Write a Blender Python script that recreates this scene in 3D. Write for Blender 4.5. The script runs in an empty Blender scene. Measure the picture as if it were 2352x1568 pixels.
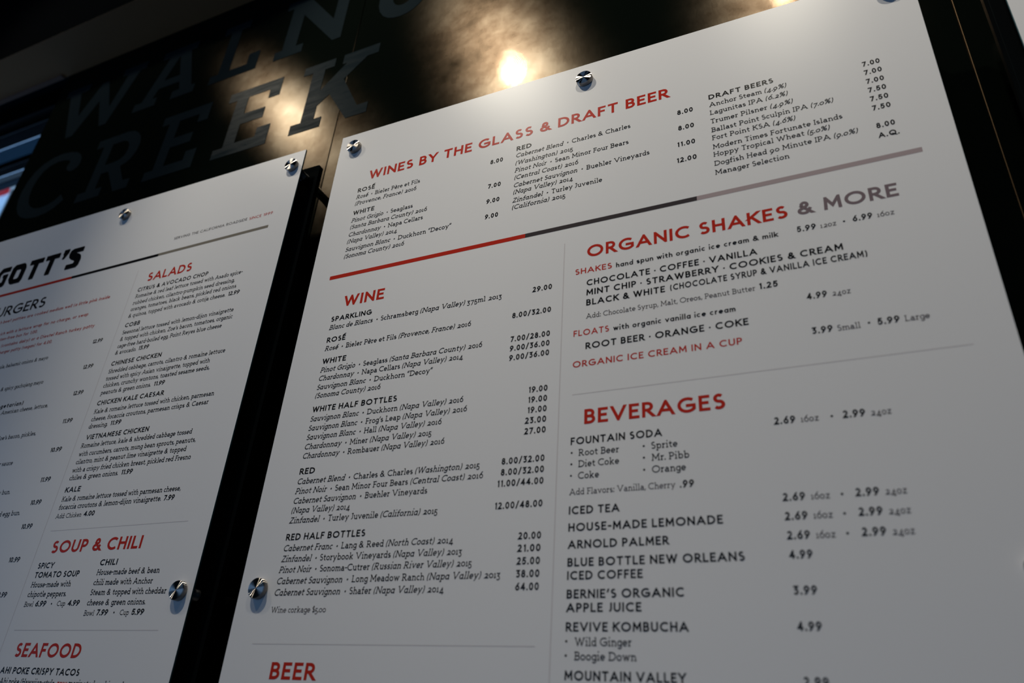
import bpy, bmesh, math, random
from mathutils import Matrix, Vector
from mathutils.geometry import tessellate_polygon

random.seed(4)
C = bpy.context.scene.collection
S = 0.86            # metres per layout unit (the camera stands one unit from the boards)
EYE = 1.60          # camera height above the floor

def P(x, y, z):
    """layout units -> metres; x along the wall, y into the wall (0 = board face), z above the camera"""
    return Vector((x * S, y * S, z * S + EYE))

# ------------------------------------------------------------------ camera
cam_d = bpy.data.cameras.new('camera')
cam = bpy.data.objects.new('camera', cam_d); C.objects.link(cam)
cam_d.sensor_width = 36.0
cam_d.lens = 1731.24 / 2352 * 36.0
cam_d.clip_start = 0.02
right = Vector((0.91157362, 0.406369, 0.06243214))
down = Vector((-0.14658435, 0.46311115, -0.87409444))
fwd = Vector((-0.38411791, 0.78764986, 0.48172724))
m = Matrix((right, -down, -fwd)).transposed().to_4x4()
m.translation = P(0, -1, 0)
cam.matrix_world = m
cam_d.dof.use_dof = True
cam_d.dof.focus_distance = 1.46 * S
cam_d.dof.aperture_fstop = 2.9
bpy.context.scene.camera = cam

# ------------------------------------------------------------------ light and exposure
sc = bpy.context.scene
sc.view_settings.view_transform = 'Standard'
sc.view_settings.look = 'None'
sc.view_settings.gamma = 1.0
sc.view_settings.use_curve_mapping = False
sc.view_settings.exposure = 0.0
try:
    sc.cycles.use_denoising = True
    sc.cycles.max_bounces = 6
except Exception:
    pass

world = bpy.data.worlds.new('sky'); sc.world = world
world.use_nodes = True
bg = world.node_tree.nodes['Background']
bg.inputs['Color'].default_value = (0.30, 0.56, 1.0, 1)      # even, overcast daylight sky
bg.inputs['Strength'].default_value = 0.90

def spot(x, y, z, tx, ty, tz, power, size=100, blend=0.7, color=(1.0, 0.80, 0.58), rad=0.045):
    d = bpy.data.lights.new('ceiling_spot', 'SPOT')
    d.energy = power; d.color = color; d.spot_size = math.radians(size); d.spot_blend = blend
    d.shadow_soft_size = rad
    o = bpy.data.objects.new('ceiling_spot', d); C.objects.link(o)
    o.location = P(x, y, z)
    o.rotation_euler = (P(tx, ty, tz) - P(x, y, z)).to_track_quat('-Z', 'Y').to_euler()
    return o
LAMP = (1.0, 0.92, 0.76)
spot(-1.372, -1.29, 3.27, -0.62, 0, 1.20, 137, 58, color=LAMP)
spot(-2.90, -1.29, 3.44, -2.04, 0, 1.32, 56, 55, color=LAMP, rad=0.10)
spot(0.04, -1.29, 3.20, 0.16, 0, 1.50, 90, 57, color=LAMP)

# ------------------------------------------------------------------ materials
def mat(name, color=(0.5, 0.5, 0.5), rough=0.5, metal=0.0, spec=0.5, emit=None, estr=0.0, coat=0.0, coat_rough=0.1):
    mt = bpy.data.materials.new(name); mt.use_nodes = True
    b = mt.node_tree.nodes['Principled BSDF']
    b.inputs['Base Color'].default_value = (*color, 1)
    b.inputs['Roughness'].default_value = rough
    b.inputs['Metallic'].default_value = metal
    b.inputs['Specular IOR Level'].default_value = spec
    b.inputs['Coat Weight'].default_value = coat
    b.inputs['Coat Roughness'].default_value = coat_rough
    if emit:
        b.inputs['Emission Color'].default_value = (*emit, 1)
        b.inputs['Emission Strength'].default_value = estr
    return mt

def nodes(mt):
    nt = mt.node_tree
    return nt, nt.nodes['Principled BSDF']

def noise(nt, scale, detail=4, rough=0.5, stretch=(1, 1, 1), loc=(0, 0, 0)):
    tc = nt.nodes.new('ShaderNodeTexCoord'); mp = nt.nodes.new('ShaderNodeMapping')
    mp.inputs['Scale'].default_value = stretch; mp.inputs['Location'].default_value = loc
    n = nt.nodes.new('ShaderNodeTexNoise')
    n.inputs['Scale'].default_value = scale; n.inputs['Detail'].default_value = detail; n.inputs['Roughness'].default_value = rough
    nt.links.new(tc.outputs['Object'], mp.inputs['Vector']); nt.links.new(mp.outputs['Vector'], n.inputs['Vector'])
    return n

def ramp(nt, src, stops):
    r = nt.nodes.new('ShaderNodeValToRGB')
    e = r.color_ramp.elements
    while len(e) < len(stops): e.new(0.5)
    for k, (p, c) in enumerate(stops):
        e[k].position = p; e[k].color = (*c, 1) if len(c) == 3 else c
    nt.links.new(src, r.inputs['Fac'])
    return r

def bump(nt, b, src, strength, dist):
    bp = nt.nodes.new('ShaderNodeBump'); bp.inputs['Strength'].default_value = strength; bp.inputs['Distance'].default_value = dist
    nt.links.new(src, bp.inputs['Height']); nt.links.new(bp.outputs['Normal'], b.inputs['Normal'])
    return bp

# printed white board: satin, very fine orange peel
BOARD_ROUGH = 0.30
def satin(mt, color, rough, ior, height=None, strength=0.1, dist=0.0004):
    """matt body under a thin satin film whose gloss has no long tails"""
    nt = mt.node_tree; nt.nodes.remove(nt.nodes['Principled BSDF'])
    out = nt.nodes['Material Output']
    d = nt.nodes.new('ShaderNodeBsdfDiffuse'); d.inputs['Color'].default_value = (*color, 1)
    s = nt.nodes.new('ShaderNodeBsdfAnisotropic'); s.distribution = 'BECKMANN'; s.inputs['Roughness'].default_value = rough
    fr = nt.nodes.new('ShaderNodeFresnel'); fr.inputs['IOR'].default_value = ior
    mx = nt.nodes.new('ShaderNodeMixShader')
    nt.links.new(fr.outputs[0], mx.inputs[0]); nt.links.new(d.outputs[0], mx.inputs[1]); nt.links.new(s.outputs[0], mx.inputs[2]); nt.links.new(mx.outputs[0], out.inputs[0])
    if height:
        bp = nt.nodes.new('ShaderNodeBump'); bp.inputs['Strength'].default_value = strength; bp.inputs['Distance'].default_value = dist
        nt.links.new(height, bp.inputs['Height'])
        for q in (d, s): nt.links.new(bp.outputs['Normal'], q.inputs['Normal'])
    return d, s
def board_like(name, color):
    mt = mat(name, color)
    n = noise(mt.node_tree, 900, 2)
    satin(mt, color, BOARD_ROUGH, 1.22, n.outputs['Fac'], 0.06, 0.0002)
    return mt
M_BOARD = board_like('board_white', (0.74, 0.735, 0.745))
M_EDGE = mat('board_edge', (0.05, 0.12, 0.14), 0.25)
M_RED = board_like('ink_red', (0.46, 0.028, 0.017))
M_RED2 = board_like('ink_soft_red', (0.46, 0.05, 0.04))
M_BLACK = board_like('ink_black', (0.006, 0.006, 0.007))
M_CHAR = board_like('ink_charcoal', (0.050, 0.042, 0.045))
M_GREY = board_like('ink_grey', (0.38, 0.31, 0.32))
M_GREY_TEXT = board_like('ink_grey_text', (0.19, 0.145, 0.16))
M_DGREY = board_like('ink_dark_grey', (0.20, 0.18, 0.15))
M_RULE = board_like('ink_rule', (0.60, 0.57, 0.58))
M_LOGO = board_like('ink_logo_shade', (0.05, 0.05, 0.055))

# blackened steel panels with brown patina
def steel(name, gain, core, r2, off):
    mt = mat(name, (0.1, 0.07, 0.045), 0.3, 1.0)
    nt, b = nodes(mt)
    big = noise(nt, 2.6, 6, 0.62, loc=off)
    fine = noise(nt, 26, 7, 0.7, loc=(3, 1, 7))
    mx = nt.nodes.new('ShaderNodeMath'); mx.operation = 'MULTIPLY_ADD'
    nt.links.new(fine.outputs['Fac'], mx.inputs[0]); mx.inputs[1].default_value = 0.22
    nt.links.new(big.outputs['Fac'], mx.inputs[2])
    cr = ramp(nt, mx.outputs[0], [(p_, tuple(gain * q_ for q_ in c_)) for p_, c_ in ((0.42, (0.020, 0.014, 0.009)), (0.54, (0.065, 0.046, 0.031)), (0.66, (0.12, 0.094, 0.068)), (0.80, (0.20, 0.167, 0.128)))])
        # small pits and faint rolled scratches
    pit = noise(nt, 130, 3, loc=(9, 2, 4))
    sc_ = noise(nt, 30, 4, 0.6, stretch=(1, 1, 0.5), loc=(1, 5, 2))
    ad = nt.nodes.new('ShaderNodeMath'); ad.operation = 'MULTIPLY_ADD'
    nt.links.new(pit.outputs['Fac'], ad.inputs[0]); ad.inputs[1].default_value = 0.25
    nt.links.new(sc_.outputs['Fac'], ad.inputs[2])
    # a buffed swirl left by a polishing pad beside the middle lamp's reflection
    ge = nt.nodes.new('ShaderNodeNewGeometry')
    vd = nt.nodes.new('ShaderNodeVectorMath'); vd.operation = 'DISTANCE'
    nt.links.new(ge.outputs['Position'], vd.inputs[0]); vd.inputs[1].default_value = tuple(P(-.640, .13, 1.452))
    def mth(op, a_, b_=None, c_=None):
        q = nt.nodes.new('ShaderNodeMath'); q.operation = op
        for i_, v_ in enumerate((a_, b_, c_)):
            if v_ is None: continue
            if hasattr(v_, 'links'): nt.links.new(v_, q.inputs[i_])
            else: q.inputs[i_].default_value = v_
        return q.outputs[0]
    ring = mth('SINE', mth('ADD', mth('MULTIPLY', vd.outputs['Value'], 1900.0), mth('MULTIPLY', fine.outputs['Fac'], 9.0)))
    band = mth('MULTIPLY', mth('SMOOTH_MIN', mth('MULTIPLY', mth('SUBTRACT', vd.outputs['Value'], 0.035), 60.0), 1.0, 0.2), mth('MULTIPLY', mth('SUBTRACT', 0.078, vd.outputs['Value']), 60.0))
    band = mth('MAXIMUM', mth('MINIMUM', band, 1.0), 0.0)
    sep = nt.nodes.new('ShaderNodeSeparateXYZ'); nt.links.new(ge.outputs['Position'], sep.inputs[0])
    side_ = mth('MAXIMUM', mth('MINIMUM', mth('MULTIPLY', mth('SUBTRACT', sep.outputs['X'], -.640 * S), 40.0), 1.0), 0.0)
    sw = mth('MULTIPLY', mth('MULTIPLY', ring, band), side_)
    tot = mth('MULTIPLY_ADD', sw, 0.16, ad.outputs[0])
    bp = bump(nt, b, tot, 0.055, 0.0012)
    # two soft-edged lobes: polished scale and a duller wax haze over it
    nt.nodes.remove(b)
    out = nt.nodes['Material Output']
    g1 = nt.nodes.new('ShaderNodeBsdfAnisotropic'); g1.distribution = 'BECKMANN'; g1.inputs['Roughness'].default_value = 0.085
    g2 = nt.nodes.new('ShaderNodeBsdfAnisotropic'); g2.distribution = 'BECKMANN'; g2.inputs['Roughness'].default_value = r2
    mc = nt.nodes.new('ShaderNodeMixShader'); mc.inputs['Fac'].default_value = 1 - core
    for g_ in (g1, g2):
        nt.links.new(cr.outputs['Color'], g_.inputs['Color']); nt.links.new(bp.outputs['Normal'], g_.inputs['Normal'])
    nt.links.new(g1.outputs[0], mc.inputs[1]); nt.links.new(g2.outputs[0], mc.inputs[2])
    df = nt.nodes.new('ShaderNodeBsdfDiffuse'); df.inputs['Color'].default_value = (0.0022, 0.0034, 0.0026, 1)
    ads = nt.nodes.new('ShaderNodeAddShader')
    nt.links.new(mc.outputs['Shader'], ads.inputs[0]); nt.links.new(df.outputs[0], ads.inputs[1])
    nt.links.new(ads.outputs[0], out.inputs['Surface'])
    return mt
M_STEEL = steel('blackened_steel', 0.20, 0.12, 0.27, (0, 0, 0))
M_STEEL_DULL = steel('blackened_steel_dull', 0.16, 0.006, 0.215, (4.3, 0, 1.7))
M_SEAM_GLINT = mat('seam_glint', (0.11, 0.072, 0.04), 0.4, 1.0)  # warm tone for the light that the seam edge catches
M_GAP = mat('seam_black', (0.004, 0.004, 0.004), 0.6)
def letter_paint(name, ior):
    mt = mat(name)
    nt = mt.node_tree
    n = noise(nt, 9, 6, 0.6, stretch=(1, 1, 6), loc=(2, 2, 9))
    d, s = satin(mt, (0.010, 0.0150, 0.0180), 0.34, ior, n.outputs['Fac'], 0.22, 0.003)
    if ior < 1.01:
        nt.links.new(d.outputs[0], nt.nodes['Material Output'].inputs[0])
    r = ramp(nt, n.outputs['Fac'], [(0.35, (0.24,) * 3), (0.65, (0.42,) * 3)])
    nt.links.new(r.outputs['Color'], s.inputs['Roughness'])
    return mt
M_LETTER = letter_paint('letter_grey', 1.0)
M_LETTER_WORN = letter_paint('letter_grey_worn', 1.048)
M_TV = mat('tv_black')
satin(M_TV, (0.003, 0.0038, 0.0042), 0.06, 1.35)
def turned(name):
    """lathe-turned face: the fine circular grooves draw each lamp out into a bow-tie"""
    mt = bpy.data.materials.new(name); mt.use_nodes = True
    nt = mt.node_tree; nt.nodes.clear()
    out = nt.nodes.new('ShaderNodeOutputMaterial'); g_ = nt.nodes.new('ShaderNodeBsdfAnisotropic')
    g_.distribution = 'BECKMANN'
    g_.inputs['Color'].default_value = (0.44, 0.41, 0.385, 1)
    g_.inputs['Roughness'].default_value = 0.33
    g_.inputs['Anisotropy'].default_value = 0.87
    g_.inputs['Rotation'].default_value = CAP_ROT
    tg = nt.nodes.new('ShaderNodeTangent'); tg.direction_type = 'RADIAL'; tg.axis = 'Z'
    nt.links.new(tg.outputs['Tangent'], g_.inputs['Tangent']); nt.links.new(g_.outputs[0], out.inputs[0])
    return mt
CAP_ROT = 0.0
M_CAP = turned('turned_steel')
M_BARREL = mat('steel_barrel', (0.55, 0.55, 0.56), 0.25, 1.0)
M_SOFFIT = mat('soffit_brown', (0.33, 0.16, 0.055), 0.7)
M_SOFFIT_FACE = mat('soffit_face', (0.003, 0.0035, 0.004), 0.9, 0, 0.0)
M_LIP = mat('soffit_lip', (0.16, 0.07, 0.04), 0.6)
M_CEIL = mat('ceiling_black', (0.004, 0.005, 0.007), 0.9, 0, 0.0)
M_FLOOR = mat('floor_concrete', (0.07, 0.065, 0.06), 0.6)
M_ROOM = mat('room_dark', (0.02, 0.022, 0.022), 0.8)
M_FRAME = mat('window_frame_black', (0.006, 0.007, 0.009), 0.4)
M_NAVY = mat('navy_paint', (0.03, 0.12, 0.22), 0.6)
M_SLATE = mat('awning_slate', (0.09, 0.16, 0.24), 0.7)
def glass(name, tint, rough=0.02):
    mt = bpy.data.materials.new(name); mt.use_nodes = True
    nt = mt.node_tree; nt.nodes.clear()
    o = nt.nodes.new('ShaderNodeOutputMaterial'); t = nt.nodes.new('ShaderNodeBsdfTransparent'); g = nt.nodes.new('ShaderNodeBsdfGlossy')
    g.inputs['Roughness'].default_value = rough; t.inputs['Color'].default_value = (*tint, 1)
    lw = nt.nodes.new('ShaderNodeLayerWeight'); lw.inputs['Blend'].default_value = 0.5
    pw = nt.nodes.new('ShaderNodeMath'); pw.operation = 'POWER'; pw.inputs[1].default_value = 5.0
    f = nt.nodes.new('ShaderNodeMath'); f.operation = 'MULTIPLY_ADD'; f.inputs[1].default_value = 0.9; f.inputs[2].default_value = 0.03
    nt.links.new(lw.outputs['Facing'], pw.inputs[0]); nt.links.new(pw.outputs[0], f.inputs[0])
    mx = nt.nodes.new('ShaderNodeMixShader')
    nt.links.new(f.outputs[0], mx.inputs[0]); nt.links.new(t.outputs[0], mx.inputs[1]); nt.links.new(g.outputs[0], mx.inputs[2]); nt.links.new(mx.outputs[0], o.inputs[0])
    return mt
M_GLASS = glass('glass', (0.90, 0.85, 0.78))
M_FILM = glass('dark_film_glass', (0.14, 0.20, 0.235))
M_FILM2 = glass('grey_film_glass', (0.30, 0.30, 0.29))
M_SIGNRED = mat('sign_red', (0.65, 0.03, 0.04), 0.5)
M_SIGNWHITE = mat('sign_white', (0.75, 0.80, 0.85), 0.5)
for m_ in (M_SIGNRED, M_SIGNWHITE):                           # thin cloth that the sky shines through
    nt_ = m_.node_tree; b_ = nt_.nodes['Principled BSDF']; t_ = nt_.nodes.new('ShaderNodeBsdfTranslucent'); a_ = nt_.nodes.new('ShaderNodeAddShader')
    t_.inputs['Color'].default_value = tuple(b_.inputs['Base Color'].default_value)
    nt_.links.new(b_.outputs[0], a_.inputs[0]); nt_.links.new(t_.outputs[0], a_.inputs[1]); nt_.links.new(a_.outputs[0], nt_.nodes['Material Output'].inputs[0])

# ------------------------------------------------------------------ mesh helpers
def obj(name, verts, faces, m, parent=None, mats=None, fm=None, smooth=False):
    me = bpy.data.meshes.new(name)
    me.from_pydata([tuple(v) for v in verts], [], faces)
    for x in (mats or [m]): me.materials.append(x)
    if fm: me.polygons.foreach_set('material_index', fm)
    if smooth: me.polygons.foreach_set('use_smooth', [True] * len(me.polygons))
    me.update()
    o = bpy.data.objects.new(name, me); C.objects.link(o)
    if parent: o.parent = parent
    return o

def from_bm(name, bm, m, parent=None, mats=None):
    me = bpy.data.meshes.new(name); bm.normal_update(); bm.to_mesh(me); bm.free()
    for x in (mats or [m]): me.materials.append(x)
    o = bpy.data.objects.new(name, me); C.objects.link(o)
    if parent: o.parent = parent
    return o

def box(name, x0, x1, y0, y1, z0, z1, m, parent=None, bevel=0.0, kind=None, origin=None):
    """box in layout units"""
    a, b = P(x0, y0, z0), P(x1, y1, z1)
    if origin is not None: a, b = a - origin, b - origin
    bm = bmesh.new()
    bmesh.ops.create_cube(bm, size=1)
    for v in bm.verts:
        v.co = Vector(((a.x + b.x) / 2 + v.co.x * (b.x - a.x), (a.y + b.y) / 2 + v.co.y * (b.y - a.y), (a.z + b.z) / 2 + v.co.z * (b.z - a.z)))
    if bevel: bmesh.ops.bevel(bm, geom=bm.edges[:], offset=bevel, segments=2, affect='EDGES', profile=0.5)
    o = from_bm(name, bm, m, parent)
    if kind: o['kind'] = kind
    return o

def empty(name, loc, label=None, cat=None, kind=None, group=None):
    o = bpy.data.objects.new(name, None); C.objects.link(o); o.location = loc
    o.empty_display_size = 0.05
    if label: o['label'] = label
    if cat: o['category'] = cat
    if kind: o['kind'] = kind
    if group: o['group'] = group
    return o

# ------------------------------------------------------------------ stroke typeface
# A glyph is (width, strokes, serifs, case). Points are on the stroke's centreline.
# case 'U': y 0..1 = baseline..cap height.  case 'l': 0 baseline, 1 x-height, 2 ascender, -1 descender.
# "@cx,cy,rx,ry,a0,a1" is an arc, "!x,y,r" a dot; strokes part at ';'. Serifs are "x,y,left,right".
GL = {}
def g(ch, w, st, sf='', case='U'): GL[ch] = (w, st, sf, case)
g('A', .80, '0,0 .40,1 .80,0;.14,.3 .66,.3', '0,0,.1,.12;.80,0,.12,.1;.36,1,.1,0')
g('B', .48, '0,0 0,1 .24,1 @.24,.76,.20,.24,90,-90 0,.52;.22,.52 @.24,.26,.25,.26,90,-90 0,0', '0,0,.13,0;0,1,.13,0')
g('C', .74, '@.47,.5,.47,.5,48,312', '')
g('D', .70, '0,0 0,1 .22,1 @.22,.5,.48,.5,90,-90 0,0', '0,0,.13,0;0,1,.13,0')
g('E', .42, '.42,1 0,1 0,0 .44,0;0,.52 .36,.52', '0,0,.13,0;0,1,.13,0')
g('F', .40, '.40,1 0,1 0,0;0,.50 .34,.50', '0,0,.13,.12;0,1,.13,0')
g('G', .84, '@.47,.5,.47,.5,50,322 .84,.20 .84,.46 .48,.46', '')
g('H', .60, '0,0 0,1;.60,0 .60,1;0,.52 .60,.52', '0,0,.11,.11;0,1,.11,.11;.60,0,.11,.11;.60,1,.11,.11')
g('I', .0, '0,0 0,1', '0,0,.13,.13;0,1,.13,.13')
g('J', .26, '.26,1 .26,.26 @.02,.26,.24,.26,0,-85', '.26,1,.16,.12')
g('K', .56, '0,0 0,1;.53,1 .03,.48;.18,.60 .58,0', '0,0,.11,.11;0,1,.11,.11;.58,0,.1,.1;.50,1,.1,.1')
g('L', .40, '0,1 0,0 .42,0', '0,1,.13,.12;0,0,.13,0')
g('M', .78, '0,0 .04,1 .39,.26 .74,1 .78,0', '0,0,.12,.10;.78,0,.10,.12;.04,1,.14,0;.74,1,0,.14')
g('N', .66, '0,0 0,1 .66,0 .66,1', '0,0,.11,.11;0,1,.13,0;.66,1,.11,.11')
g('O', .94, '@.47,.5,.47,.5,0,360', '')
g('P', .46, '0,0 0,1 .22,1 @.22,.72,.25,.28,90,-90 0,.44', '0,0,.13,.13;0,1,.13,0')
g('Q', .94, '@.47,.5,.47,.5,0,360;.52,.24 .90,-.06', '')
g('R', .52, '0,0 0,1 .22,1 @.22,.73,.24,.27,90,-90 0,.46;.20,.46 .54,0', '0,0,.12,.12;0,1,.13,0;.54,0,.08,.12')
g('S', .46, '@.23,.76,.20,.24,38,270 @.23,.26,.24,.26,90,-142', '')
g('T', .56, '0,1 .56,1;.28,1 .28,0', '.28,0,.14,.14')
g('U', .60, '0,1 0,.32 @.30,.32,.30,.32,180,360 .60,1', '0,1,.11,.11;.60,1,.11,.11')
g('V', .74, '0,1 .37,0 .74,1', '0,1,.12,.1;.74,1,.1,.12')
g('W', 1.06, '0,1 .27,0 .53,1 .79,0 1.06,1', '0,1,.12,.1;1.06,1,.1,.12')
g('X', .62, '0,0 .62,1;0,1 .62,0')
g('Y', .64, '0,1 .32,.44 .64,1;.32,.5 .32,0', '0,1,.12,.1;.64,1,.1,.12;.32,0,.13,.13')
g('Z', .54, '0,1 .52,1 0,0 .55,0', '')
g('&', .68, '.68,0 .17,.64 @.31,.79,.16,.21,222,-38 .14,.42 @.27,.24,.27,.24,128,305 .64,.46')
g('0', .50, '@.25,.5,.25,.5,0,360')
g('1', .20, '0,.82 .20,1 .20,0')
g('2', .46, '@.23,.73,.22,.27,165,-38 0,0 .48,0')
g('3', .44, '.02,1 .42,1 .17,.60 @.19,.30,.25,.30,95,-145')
g('4', .54, '.40,0 .40,1 0,.26 .55,.26')
g('5', .46, '.42,1 .09,1 .05,.56 @.20,.32,.26,.32,118,-145')
g('6', .50, '.38,1 .05,.46;@.25,.30,.25,.30,0,360')
g('7', .46, '0,1 .47,1 .14,0')
g('8', .48, '@.24,.77,.19,.23,0,360;@.24,.27,.24,.27,0,360')
g('9', .50, '@.25,.70,.25,.30,0,360;.45,.54 .12,0')
g('.', .0, '!0,.04,.11'); g(',', .04, '.05,.08 -.02,-.14'); g(':', .0, '!0,.04,.11;!0,.56,.11')
g('/', .36, '0,-.08 .36,1.08'); g('-', .24, '0,.42 .24,.42')
g('(', .16, '@.62,.42,.62,1.02,142,218'); g(')', .16, '@-.46,.42,.62,1.02,-38,38')
g('’', .06, '.07,1.02 .0,.74'); g('“', .26, '.0,.78 .07,1.04;.19,.78 .26,1.04'); g('”', .26, '.07,1.04 .0,.78;.26,1.04 .19,.78')
g('•', .0, '!0,.42,.155'); g('·', .0, '!0,.44,.10')
g('%', .74, '@.15,.80,.14,.19,0,360;@.59,.20,.14,.19,0,360;.62,1 .12,0')
g('$', .40, '@.20,.745,.18,.215,38,270 @.20,.28,.20,.25,90,-142;.20,1.1 .20,-.1')
g('É', .42, '.42,1 0,1 0,0 .44,0;0,.52 .36,.52;.14,1.22 .32,1.40')
l = lambda ch, w, st, sf='': g(ch, w, st, sf, 'l')
l('a', .46, '@.23,.5,.23,.5,0,360;.46,1 .46,0', '.46,0,0,.11')
l('b', .46, '0,2 0,0;@.23,.5,.23,.5,0,360', '0,2,.13,0')
l('c', .42, '@.24,.5,.24,.5,48,312')
l('d', .46, '.46,2 .46,0;@.23,.5,.23,.5,0,360', '.46,2,.13,0;.46,0,0,.11')
l('e', .48, '.02,.5 .47,.5 @.24,.5,.24,.5,12,318')
l('f', .30, '.34,1.96 @.27,1.55,.15,.45,70,180 .12,0;0,1 .30,1', '.12,0,.12,.14')
l('g', .46, '@.23,.5,.23,.5,0,360;.46,1 .46,-.40 @.23,-.40,.23,.60,0,-150')
l('h', .40, '0,2 0,0;0,.55 @.20,.52,.20,.48,170,0 .40,0', '0,2,.13,0;0,0,.10,.10;.40,0,.10,.10')
l('i', .0, '0,1 0,0;!0,2.05,.10', '0,1,.14,0;0,0,.13,.13')
l('j', .10, '.10,1 .10,-.5 @-.06,-.5,.16,.5,0,-85;!.10,2.05,.10', '.10,1,.14,0')
l('k', .38, '0,2 0,0;.36,1 .03,.40;.14,.55 .40,0', '0,2,.13,0;0,0,.10,.10;.40,0,.08,.08;.34,1,.1,.08')
l('l', .0, '0,2 0,0', '0,2,.14,0;0,0,.13,.13')
l('m', .70, '0,1 0,0;0,.55 @.175,.52,.175,.48,170,0 .35,0;.35,.55 @.525,.52,.175,.48,170,0 .70,0', '0,1,.13,0;0,0,.09,.09;.35,0,.08,.08;.70,0,.09,.09')
l('n', .40, '0,1 0,0;0,.55 @.20,.52,.20,.48,170,0 .40,0', '0,1,.13,0;0,0,.10,.10;.40,0,.10,.10')
l('o', .50, '@.25,.5,.25,.5,0,360')
l('p', .46, '0,1 0,-1;@.23,.5,.23,.5,0,360', '0,1,.13,0;0,-1,.12,.12')
l('q', .46, '.46,1 .46,-1;@.23,.5,.23,.5,0,360', '.46,-1,.12,.12')
l('r', .24, '0,1 0,0;0,.50 @.22,.45,.22,.55,170,72', '0,1,.13,0;0,0,.12,.13')
l('s', .36, '@.185,.74,.165,.26,35,270 @.185,.26,.185,.26,90,-145')
l('t', .30, '.12,1.6 .12,.35 @.28,.35,.16,.35,180,300;0,1 .30,1')
l('u', .40, '0,1 0,.45 @.20,.45,.20,.45,180,360;.40,1 .40,0', '0,1,.13,0;.40,1,.13,0;.40,0,0,.11')
l('v', .44, '0,1 .22,0 .44,1', '0,1,.10,.08;.44,1,.08,.10')
l('w', .68, '0,1 .17,0 .34,1 .51,0 .68,1', '0,1,.10,.06;.68,1,.06,.10')
l('x', .42, '0,0 .42,1;0,1 .42,0')
l('y', .44, '0,1 .22,0;.44,1 .10,-1', '0,1,.10,.08;.44,1,.08,.10')
l('z', .38, '0,1 .37,1 0,0 .39,0')
l('é', .48, '.02,.5 .47,.5 @.24,.5,.24,.5,12,318;.18,1.45 .34,1.95')
l('è', .48, '.02,.5 .47,.5 @.24,.5,.24,.5,12,318;.34,1.45 .18,1.95')
# two-storey a and old-style figures of the slab face
SL = {}
def s_(ch, w, st, sf=''): SL[ch] = (w, st, sf, 'l')
s_('a', .42, '@.22,.68,.19,.32,150,0 .41,0;.41,.55 .22,.55 @.20,.275,.20,.275,90,270 .41,.10', '.41,0,0,.12')
s_('0', .52, '@.26,.5,.26,.5,0,360'); s_('1', .12, '0,.86 .12,1 .12,0', '.12,0,.14,.14')
s_('2', .42, '@.21,.70,.19,.30,160,-35 0,0 .44,0'); s_('3', .40, '.02,1 .38,1 .16,.40 @.17,-.30,.23,.70,90,-140')
s_('4', .50, '.37,-1 .37,1 0,-.40 .52,-.40'); s_('5', .42, '.38,1 .08,1 .05,.22 @.18,-.28,.24,.72,110,-140')
s_('6', .46, '.38,2 .04,.80;@.24,.50,.24,.50,0,360'); s_('7', .42, '0,1 .44,1 .14,-1')
s_('8', .46, '@.23,1.5,.18,.50,0,360;@.23,.50,.23,.50,0,360'); s_('9', .48, '@.24,.50,.24,.50,0,360;.44,.2 .10,-1')

def yfun(case, s, xh, asc=1.03, desc=-0.30):
    h = s / 2
    if case == 'U': return lambda y: h + y * (1 - s)
    ks = [(-1, desc + h), (0, h), (1, xh - h), (2, asc - h)]
    def f(y):
        for (a, ya), (b, yb) in zip(ks, ks[1:]):
            if y <= b or b == 2: return ya + (y - a) / (b - a) * (yb - ya)
    return f

def clip(poly, lo, hi):
    for sgn, lim in ((1, lo), (-1, -hi)):
        out = []
        for a, b in zip(poly, poly[1:] + poly[:1]):
            da, db = sgn * a[1] - lim, sgn * b[1] - lim
            if da >= 0: out.append(a)
            if (da >= 0) != (db >= 0):
                t = da / (da - db); out.append((a[0] + t * (b[0] - a[0]), a[1] + t * (b[1] - a[1])))
        poly = out
        if len(poly) < 3: return []
    return poly

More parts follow.
